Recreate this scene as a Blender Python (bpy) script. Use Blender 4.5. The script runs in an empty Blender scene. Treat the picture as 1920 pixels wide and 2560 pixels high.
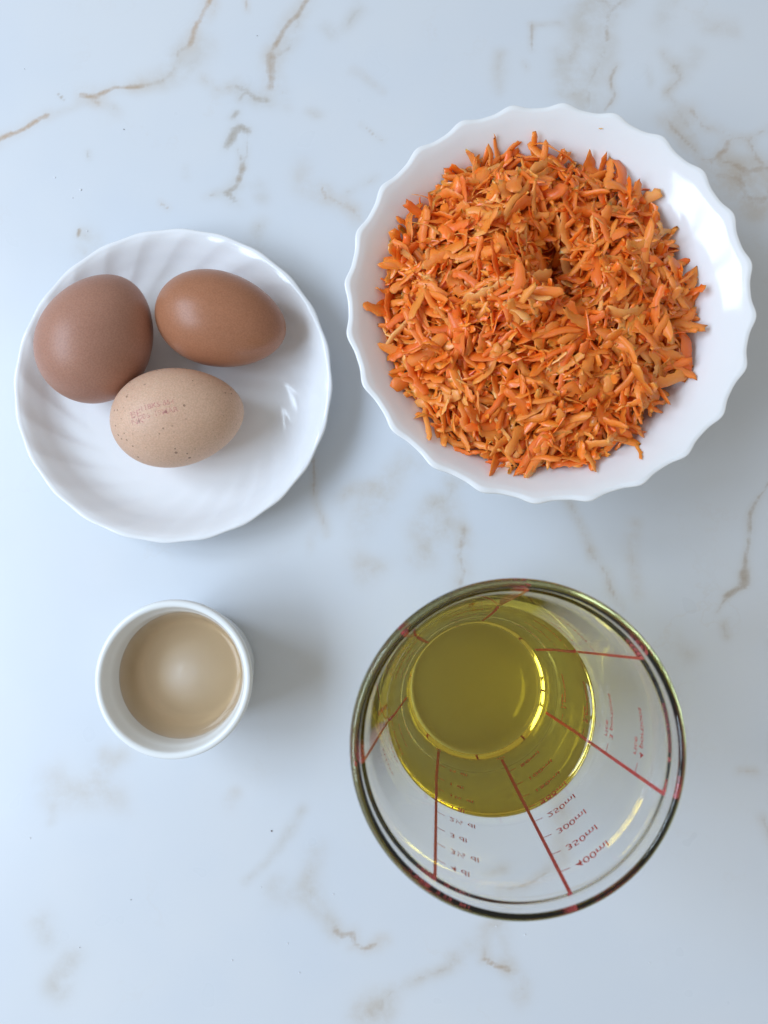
import bpy, bmesh, math, random
import numpy as np
from mathutils import Vector, Matrix, Euler

R = math.radians
random.seed(7)
rng = np.random.default_rng(11)
scene = bpy.context.scene
C = bpy.context.collection

# ------------------------------------------------------------------ camera
CAM_H = 0.352                       # metres above the table
FPX = 1923.0                        # focal length in photo pixels (1920 x 2560)
cam_d = bpy.data.cameras.new('camera')
cam = bpy.data.objects.new('camera', cam_d)
C.objects.link(cam)
cam.location = (0, 0, CAM_H)
cam.rotation_euler = (math.atan(150 / FPX), math.atan(20 / FPX), 0)
cam_d.sensor_fit = 'VERTICAL'
cam_d.sensor_height = 9.13
cam_d.sensor_width = 6.85
cam_d.lens = 9.13 / 2 * FPX / 1280
cam_d.clip_start = 0.01
cam_d.clip_end = 20
cam_d.dof.use_dof = True
cam_d.dof.focus_distance = 0.298
cam_d.dof.aperture_fstop = 3.4
scene.camera = cam

# ------------------------------------------------------------------ room light
world = bpy.data.worlds.new('World')
scene.world = world
world.use_nodes = True
bg = world.node_tree.nodes['Background']
bg.inputs[0].default_value = (1.0, 0.99, 0.94, 1)
bg.inputs[1].default_value = 0.43

def area(name, loc, target, sx, sy, power, col):
    l = bpy.data.lights.new(name, 'AREA')
    l.shape = 'RECTANGLE'
    l.size, l.size_y, l.energy, l.color = sx, sy, power, col
    o = bpy.data.objects.new(name, l)
    C.objects.link(o)
    o.location = loc
    d = Vector(target) - Vector(loc)
    o.rotation_euler = d.to_track_quat('-Z', 'Y').to_euler()
    return o

DAY = (0.66, 0.81, 1.0)
# a tall window of three casements to the left of the table
for wy, ww, pw in ((-0.38, 0.33, 6.0), (0.0, 0.33, 6.0), (0.38, 0.33, 6.0)):
    area('window_light', (-0.90, wy, 0.93), (-0.05, wy * 0.6, 0.03), ww, 0.54, pw, DAY)

scene.view_settings.view_transform = 'Standard'
scene.view_settings.look = 'None'
scene.view_settings.exposure = 0.0
scene.view_settings.gamma = 1.0
scene.view_settings.use_curve_mapping = False
scene.render.engine = 'CYCLES'
cy = scene.cycles
cy.use_denoising = True
cy.denoiser = 'OPENIMAGEDENOISE'
cy.max_bounces = 40
cy.transmission_bounces = 40
cy.glossy_bounces = 8
cy.diffuse_bounces = 5
cy.transparent_max_bounces = 16
cy.caustics_refractive = True
cy.caustics_reflective = True
cy.blur_glossy = 0.4
cy.sample_clamp_indirect = 6.0
cy.use_adaptive_sampling = False

CAM_ROT = cam.rotation_euler.to_matrix()
def unproj(px, py, z=0.0):
    """photo pixel (1920 x 2560) on the horizontal plane at height z"""
    d = CAM_ROT @ Vector(((px - 960) / FPX, -(py - 1280) / FPX, -1.0))
    t = (z - CAM_H) / d.z
    return Vector((d.x * t, d.y * t, z))

# ------------------------------------------------------------------ helpers
def tag(o, label=None, cat=None, group=None, kind=None):
    if label: o['label'] = label
    if cat: o['category'] = cat
    if group: o['group'] = group
    if kind: o['kind'] = kind
    return o

def link(name, me, mats=(), parent=None, loc=None):
    o = bpy.data.objects.new(name, me)
    C.objects.link(o)
    for m in mats:
        if m.name not in [x.name for x in me.materials if x]:
            me.materials.append(m)
    if parent is not None: o.parent = parent
    if loc is not None: o.location = loc
    return o

def empty(name, loc, rz=0.0):
    o = bpy.data.objects.new(name, None)
    C.objects.link(o)
    o.empty_display_size = 0.01
    o.location = loc
    o.rotation_euler = (0, 0, rz)
    return o

def mesh(name, verts, faces, smooth=True):
    me = bpy.data.meshes.new(name)
    me.from_pydata([tuple(v) for v in verts], [], [tuple(f) for f in faces])
    me.update()
    if smooth:
        me.polygons.foreach_set('use_smooth', [True] * len(me.polygons))
    return me

def spline(pts, n):
    """Catmull-Rom through (r, z) points, n samples per span"""
    P = [np.array(p, float) for p in pts]
    P = [2 * P[0] - P[1]] + P + [2 * P[-1] - P[-2]]
    out = []
    for i in range(1, len(P) - 2):
        p0, p1, p2, p3 = P[i - 1:i + 3]
        for k in range(n):
            t = k / n
            out.append(0.5 * (2 * p1 + (p2 - p0) * t + (2 * p0 - 5 * p1 + 4 * p2 - p3) * t * t + (3 * p1 - p0 - 3 * p2 + p3) * t ** 3))
    out.append(P[-2])
    return out

def lathe(name, prof, seg=128, mod=None):
    """closed surface: profile from the axis (r=0) round to the axis again"""
    prof = [np.array(p, float) for p in prof]
    verts, faces, rows = [], [], []
    for i, (r, z) in enumerate(prof):
        if r < 1e-6:
            rows.append([len(verts)])
            verts.append((0, 0, z))
            continue
        row = []
        for s in range(seg):
            th = 2 * math.pi * s / seg
            rr, zz = (r, z) if mod is None else mod(r, z, th, i)
            row.append(len(verts))
            verts.append((rr * math.cos(th), rr * math.sin(th), zz))
        rows.append(row)
    for a, b in zip(rows[:-1], rows[1:]):
        for s in range(seg):
            t = (s + 1) % seg
            if len(a) == 1: faces.append((a[0], b[t], b[s]))
            elif len(b) == 1: faces.append((a[s], a[t], b[0]))
            else: faces.append((a[s], a[t], b[t], b[s]))
    return mesh(name, verts, faces)

# ---- node helpers
def new_mat(name):
    m = bpy.data.materials.new(name)
    m.use_nodes = True
    nt = m.node_tree
    nt.nodes.clear()
    out = nt.nodes.new('ShaderNodeOutputMaterial')
    return m, nt, out

def N(nt, typ, **kw):
    n = nt.nodes.new(typ)
    for k, v in kw.items():
        if k in n.inputs: n.inputs[k].default_value = v
        else: setattr(n, k, v)
    return n

def ramp(nt, fac, stops):
    n = nt.nodes.new('ShaderNodeValToRGB')
    e = n.color_ramp.elements
    while len(e) < len(stops): e.new(0.5)
    for el, (p, c) in zip(e, stops):
        el.position = p
        el.color = c if len(c) == 4 else (*c, 1)
    nt.links.new(fac, n.inputs[0])
    return n.outputs[0]

def math_n(nt, op, a, b=None, clamp=False):
    n = nt.nodes.new('ShaderNodeMath')
    n.operation = op
    n.use_clamp = clamp
    for i, x in enumerate((a, b)):
        if x is None: continue
        if isinstance(x, (int, float)): n.inputs[i].default_value = x
        else: nt.links.new(x, n.inputs[i])
    return n.outputs[0]

def mixc(nt, fac, a, b, blend='MIX'):
    n = nt.nodes.new('ShaderNodeMix')
    n.data_type = 'RGBA'
    n.blend_type = blend
    for sock, x in ((n.inputs[0], fac), (n.inputs[6], a), (n.inputs[7], b)):
        if isinstance(x, (int, float)): sock.default_value = x
        elif isinstance(x, tuple): sock.default_value = x if len(x) == 4 else (*x, 1)
        else: nt.links.new(x, sock)
    return n.outputs[2]

# ------------------------------------------------------------------ materials
def mat_porcelain(name, col, rough=0.10, sss=0.0):
    m, nt, out = new_mat(name)
    p = N(nt, 'ShaderNodeBsdfPrincipled', Roughness=rough)
    p.inputs['Base Color'].default_value = (*col, 1)
    p.inputs['IOR'].default_value = 1.5
    if sss:
        p.inputs['Subsurface Weight'].default_value = sss
        p.inputs['Subsurface Radius'].default_value = (1, 0.9, 0.8)
        p.inputs['Subsurface Scale'].default_value = 0.003
    tc = N(nt, 'ShaderNodeTexCoord')
    nz = N(nt, 'ShaderNodeTexNoise', Scale=60.0, Detail=3.0)
    nt.links.new(tc.outputs['Object'], nz.inputs['Vector'])
    r = ramp(nt, nz.outputs[0], [(0.3, (rough * 0.8,) * 3), (0.7, (rough * 1.4,) * 3)])
    nt.links.new(r, p.inputs['Roughness'])
    nt.links.new(p.outputs[0], out.inputs[0])
    return m

M_plate = mat_porcelain('opal_glass_plate', (0.82, 0.83, 0.85), 0.13, 0.15)
M_bowl = mat_porcelain('opal_glass_bowl', (0.835, 0.84, 0.85), 0.10, 0.15)
M_ramekin = mat_porcelain('white_stoneware', (0.82, 0.84, 0.84), 0.16)

def mat_egg(name, c_dark, c_mid, c_light, speckle=0.0, rough=0.42):
    m, nt, out = new_mat(name)
    tc = N(nt, 'ShaderNodeTexCoord')
    n1 = N(nt, 'ShaderNodeTexNoise', Scale=28.0, Detail=3.0)
    n2 = N(nt, 'ShaderNodeTexNoise', Scale=1500.0, Detail=2.0)
    n3 = N(nt, 'ShaderNodeTexNoise', Scale=520.0, Detail=2.0)
    for n in (n1, n2, n3): nt.links.new(tc.outputs['Object'], n.inputs['Vector'])
    col = ramp(nt, n1.outputs[0], [(0.25, c_dark), (0.5, c_mid), (0.78, c_light)])
    grain = ramp(nt, n2.outputs[0], [(0.35, (0.90, 0.88, 0.86)), (0.65, (1.06, 1.06, 1.06))])
    col = mixc(nt, 1.0, col, grain, 'MULTIPLY')
    if speckle:
        v = N(nt, 'ShaderNodeTexVoronoi', Scale=520.0)
        v.inputs['Randomness'].default_value = 1.0
        nt.links.new(tc.outputs['Object'], v.inputs['Vector'])
        sep = N(nt, 'ShaderNodeSeparateColor')
        nt.links.new(v.outputs['Color'], sep.inputs[0])
        pick = math_n(nt, 'LESS_THAN', sep.outputs[0], 0.30)
        size = math_n(nt, 'MULTIPLY', sep.outputs[1], 0.34)
        dot = math_n(nt, 'LESS_THAN', v.outputs['Distance'], size)
        patch = N(nt, 'ShaderNodeTexNoise', Scale=90.0, Detail=2.0)
        nt.links.new(tc.outputs['Object'], patch.inputs['Vector'])
        pf = ramp(nt, patch.outputs[0], [(0.40, (0, 0, 0)), (0.56, (1, 1, 1))])
        f = math_n(nt, 'MULTIPLY', math_n(nt, 'MULTIPLY', pick, dot), pf)
        f = math_n(nt, 'MULTIPLY', f, speckle)
        col = mixc(nt, f, col, (0.17, 0.095, 0.06))
        # fine pale-brown freckles
        v2 = N(nt, 'ShaderNodeTexVoronoi', Scale=900.0)
        nt.links.new(tc.outputs['Object'], v2.inputs['Vector'])
        s2 = N(nt, 'ShaderNodeSeparateColor')
        nt.links.new(v2.outputs['Color'], s2.inputs[0])
        f2 = math_n(nt, 'MULTIPLY', math_n(nt, 'LESS_THAN', s2.outputs[0], 0.10), math_n(nt, 'LESS_THAN', v2.outputs['Distance'], 0.30))
        col = mixc(nt, math_n(nt, 'MULTIPLY', f2, 0.30), col, (0.30, 0.18, 0.11))
    p = N(nt, 'ShaderNodeBsdfPrincipled', Roughness=rough)
    p.inputs['Subsurface Weight'].default_value = 0.15
    p.inputs['Subsurface Radius'].default_value = (1.0, 0.45, 0.25)
    p.inputs['Subsurface Scale'].default_value = 0.003
    p.inputs['Specular IOR Level'].default_value = 0.36
    nt.links.new(col, p.inputs['Base Color'])
    bp = N(nt, 'ShaderNodeBump', Strength=0.10, Distance=0.0004)
    nt.links.new(n3.outputs[0], bp.inputs['Height'])
    nt.links.new(bp.outputs[0], p.inputs['Normal'])
    nt.links.new(p.outputs[0], out.inputs[0])
    return m

M_egg_pinkish = mat_egg('eggshell_reddish_brown', (0.365, 0.18, 0.125), (0.405, 0.205, 0.142), (0.46, 0.24, 0.17))
M_egg_brown = mat_egg('eggshell_deep_brown', (0.355, 0.15, 0.078), (0.39, 0.168, 0.09), (0.44, 0.195, 0.108), rough=0.36)
M_egg_pale = mat_egg('eggshell_pale_tan', (0.60, 0.385, 0.27), (0.65, 0.425, 0.30), (0.70, 0.475, 0.345), speckle=0.9, rough=0.5)

def mat_flat(name, col, rough=0.5):
    m, nt, out = new_mat(name)
    p = N(nt, 'ShaderNodeBsdfPrincipled', Roughness=rough)
    tc = N(nt, 'ShaderNodeTexCoord')
    nz = N(nt, 'ShaderNodeTexNoise', Scale=900.0, Detail=2.0)
    nt.links.new(tc.outputs['Object'], nz.inputs['Vector'])
    c = ramp(nt, nz.outputs[0], [(0.3, tuple(x * 0.88 for x in col)), (0.7, tuple(min(1, x * 1.1) for x in col))])
    nt.links.new(c, p.inputs['Base Color'])
    nt.links.new(p.outputs[0], out.inputs[0])
    return m

M_red = mat_flat('red_enamel_print', (0.72, 0.085, 0.085), 0.45)
M_crumb = mat_flat('brown_crumb', (0.10, 0.07, 0.05), 0.8)
M_grain = mat_flat('white_grain', (0.85, 0.87, 0.9), 0.3)

def mat_ink():
    m, nt, out = new_mat('faded_pink_ink')
    p = N(nt, 'ShaderNodeBsdfPrincipled', Roughness=0.55)
    p.inputs['Base Color'].default_value = (0.66, 0.25, 0.26, 1)
    tr = N(nt, 'ShaderNodeBsdfTransparent')
    mx = N(nt, 'ShaderNodeMixShader')
    tc = N(nt, 'ShaderNodeTexCoord')
    nz = N(nt, 'ShaderNodeTexNoise', Scale=700.0, Detail=3.0)
    nt.links.new(tc.outputs['Object'], nz.inputs['Vector'])
    f = ramp(nt, nz.outputs[0], [(0.36, (0.12,) * 3), (0.66, (0.52,) * 3)])
    nt.links.new(f, mx.inputs[0])
    nt.links.new(tr.outputs[0], mx.inputs[1])
    nt.links.new(p.outputs[0], mx.inputs[2])
    nt.links.new(mx.outputs[0], out.inputs[0])
    return m
M_ink = mat_ink()

def mat_glass():
    m, nt, out = new_mat('clear_greenish_glass')
    g = N(nt, 'ShaderNodeBsdfGlass', Roughness=0.0, IOR=1.5)
    w = N(nt, 'ShaderNodeBsdfGlass', Roughness=0.0, IOR=1.5 / 1.467)   # glass against oil: almost no step in index
    at = N(nt, 'ShaderNodeAttribute')
    at.attribute_name = 'wetted'
    mx = N(nt, 'ShaderNodeMixShader')
    nt.links.new(math_n(nt, 'GREATER_THAN', at.outputs['Fac'], 0.5), mx.inputs[0])
    nt.links.new(g.outputs[0], mx.inputs[1])
    nt.links.new(w.outputs[0], mx.inputs[2])
    nt.links.new(mx.outputs[0], out.inputs[0])
    ab = N(nt, 'ShaderNodeVolumeAbsorption', Density=5.5)
    ab.inputs['Color'].default_value = (0.42, 0.58, 0.53, 1)
    nt.links.new(ab.outputs[0], out.inputs['Volume'])
    return m
M_glass = mat_glass()

def mat_liquid(name, ior, absorb_col, density, cloud=None):
    """free surface refracts; the sides lie in the vessel's wall and only bound the volume"""
    m, nt, out = new_mat(name)
    g = N(nt, 'ShaderNodeBsdfGlass', Roughness=0.0, IOR=ior)
    tr = N(nt, 'ShaderNodeBsdfTransparent')
    at = N(nt, 'ShaderNodeAttribute')
    at.attribute_name = 'free_surface'
    mx = N(nt, 'ShaderNodeMixShader')
    nt.links.new(math_n(nt, 'GREATER_THAN', at.outputs['Fac'], 0.5), mx.inputs[0])
    nt.links.new(tr.outputs[0], mx.inputs[1])
    surf = g.outputs[0]
    if cloud:                                   # suspended matter close under the surface
        df = N(nt, 'ShaderNodeBsdfDiffuse')
        df.inputs['Color'].default_value = (*cloud[0], 1)
        cm = N(nt, 'ShaderNodeMixShader', Fac=cloud[1])
        nt.links.new(surf, cm.inputs[1])
        nt.links.new(df.outputs[0], cm.inputs[2])
        surf = cm.outputs[0]
    nt.links.new(surf, mx.inputs[2])
    nt.links.new(mx.outputs[0], out.inputs[0])
    ab = N(nt, 'ShaderNodeVolumeAbsorption', Density=density)
    ab.inputs['Color'].default_value = (*absorb_col, 1)
    vol = ab.outputs[0]
    nt.links.new(vol, out.inputs['Volume'])
    return m
M_oil = mat_liquid('olive_oil', 1.467, (0.925, 0.82, 0.03), 29.0)
M_vin = mat_liquid('cloudy_tan_liquid', 1.34, (0.935, 0.735, 0.38), 36.0, ((0.80, 0.56, 0.34), 0.32))

def mat_carrot():
    m, nt, out = new_mat('grated_carrot')
    tc = N(nt, 'ShaderNodeTexCoord')
    geo = N(nt, 'ShaderNodeNewGeometry')
    oi = N(nt, 'ShaderNodeObjectInfo')
    rnd = math_n(nt, 'FRACT', math_n(nt, 'ADD', geo.outputs['Random Per Island'], math_n(nt, 'MULTIPLY', oi.outputs['Random'], 7.31)))
    base = ramp(nt, rnd, [(0.0, (1.0, 0.19, 0.012)), (0.35, (1.0, 0.245, 0.020)), (0.70, (1.0, 0.30, 0.034)), (0.90, (1.0, 0.355, 0.06)), (1.0, (1.0, 0.46, 0.14))])
    nz = N(nt, 'ShaderNodeTexNoise', Scale=420.0, Detail=4.0, Roughness=0.65)
    nt.links.new(tc.outputs['Object'], nz.inputs['Vector'])
    var = ramp(nt, nz.outputs[0], [(0.30, (0.94, 0.86, 0.8)), (0.55, (1, 1, 1)), (0.75, (1.04, 1.10, 1.2))])
    col = mixc(nt, 1.0, base, var, 'MULTIPLY')
    p = N(nt, 'ShaderNodeBsdfPrincipled', Roughness=0.36)
    nt.links.new(col, p.inputs['Base Color'])
    p.inputs['Subsurface Weight'].default_value = 0.85
    p.inputs['Subsurface Radius'].default_value = (1.0, 0.7, 0.4)
    p.inputs['Subsurface Scale'].default_value = 0.0004
    p.inputs['Specular IOR Level'].default_value = 0.45
    p.inputs['Coat Weight'].default_value = 0.35
    p.inputs['Coat Roughness'].default_value = 0.22
    bp = N(nt, 'ShaderNodeBump', Strength=0.45, Distance=0.0005)
    nt.links.new(nz.outputs[0], bp.inputs['Height'])
    nt.links.new(bp.outputs[0], p.inputs['Normal'])
    nt.links.new(p.outputs[0], out.inputs[0])
    return m
M_carrot = mat_carrot()

def mat_marble():
    m, nt, out = new_mat('white_marble_veined_top')
    tc = N(nt, 'ShaderNodeTexCoord')
    P = tc.outputs['Object']
    def noise(scale, detail=4.0, rough=0.6):
        n = N(nt, 'ShaderNodeTexNoise', Scale=scale, Detail=detail, Roughness=rough)
        nt.links.new(P, n.inputs['Vector'])
        return n.outputs[0]
    cloud = noise(9.0, 3.0)
    base = ramp(nt, cloud, [(0.30, (0.635, 0.675, 0.73)), (0.5, (0.66, 0.69, 0.73)), (0.72, (0.68, 0.70, 0.725))])
    a1 = N(nt, 'ShaderNodeAttribute'); a1.attribute_name = 'vein'
    a2 = N(nt, 'ShaderNodeAttribute'); a2.attribute_name = 'halo'
    a3 = N(nt, 'ShaderNodeAttribute'); a3.attribute_name = 'warm'
    n_mid = noise(70.0, 5.0, 0.65)
    n_fine = noise(260.0, 4.0, 0.7)
    # halo: soft stain, broken up by noise
    halo = math_n(nt, 'MULTIPLY', a2.outputs['Fac'], ramp(nt, n_mid, [(0.25, (0, 0, 0)), (0.60, (1, 1, 1))]))
    # vein core: threshold a smooth ridge against noise so it frays and breaks
    thr = math_n(nt, 'ADD', a1.outputs['Fac'], math_n(nt, 'MULTIPLY', math_n(nt, 'SUBTRACT', n_fine, 0.5), 0.8))
    thr = math_n(nt, 'ADD', thr, math_n(nt, 'MULTIPLY', math_n(nt, 'SUBTRACT', n_mid, 0.5), 1.2))
    core = ramp(nt, thr, [(0.26, (0, 0, 0)), (0.95, (1, 1, 1))])
    core = math_n(nt, 'MULTIPLY', core, math_n(nt, 'MINIMUM', math_n(nt, 'MULTIPLY', a1.outputs['Fac'], 2.2), 1.0))
    vcol = mixc(nt, a3.outputs['Fac'], (0.38, 0.345, 0.295), (0.48, 0.335, 0.22))
    hcol = mixc(nt, a3.outputs['Fac'], (0.535, 0.52, 0.49), (0.60, 0.525, 0.455))
    col = mixc(nt, math_n(nt, 'MULTIPLY', halo, 1.0, True), base, hcol)
    col = mixc(nt, math_n(nt, 'MULTIPLY', core, 0.85, True), col, vcol)
    # faint veins everywhere
    w = N(nt, 'ShaderNodeTexNoise', Scale=14.0, Detail=6.0, Roughness=0.62)
    nt.links.new(P, w.inputs['Vector'])
    ridge = math_n(nt, 'ABSOLUTE', math_n(nt, 'SUBTRACT', w.outputs[0], 0.5))
    fv = ramp(nt, ridge, [(0.0, (1, 1, 1)), (0.012, (0, 0, 0))])
    fv = math_n(nt, 'MULTIPLY', fv, ramp(nt, noise(11.0, 2.0), [(0.52, (0, 0, 0)), (0.68, (0.22,) * 3)]))
    col = mixc(nt, fv, col, (0.60, 0.56, 0.52))
    p = N(nt, 'ShaderNodeBsdfPrincipled', Roughness=0.30)
    nt.links.new(col, p.inputs['Base Color'])
    p.inputs['Specular IOR Level'].default_value = 0.35
    rr = ramp(nt, noise(35.0, 2.0), [(0.3, (0.27,) * 3), (0.7, (0.36,) * 3)])
    nt.links.new(rr, p.inputs['Roughness'])
    nt.links.new(p.outputs[0], out.inputs[0])
    return m
M_marble = mat_marble()

# ------------------------------------------------------------------ table top
def S1(pts): return [(x * .5787, y * .5787) for x, y in pts]
def S2(pts): return [(960 + x * .5787, y * .5787) for x, y in pts]
def S3(pts): return [(700 + x * .7354, 1100 + y * .7354) for x, y in pts]
def S4(pts): return [(x * .5787, 1900 + y * .5787) for x, y in pts]
def S5(pts): return [(960 + x * .5787, 1900 + y * .5787) for x, y in pts]
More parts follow.
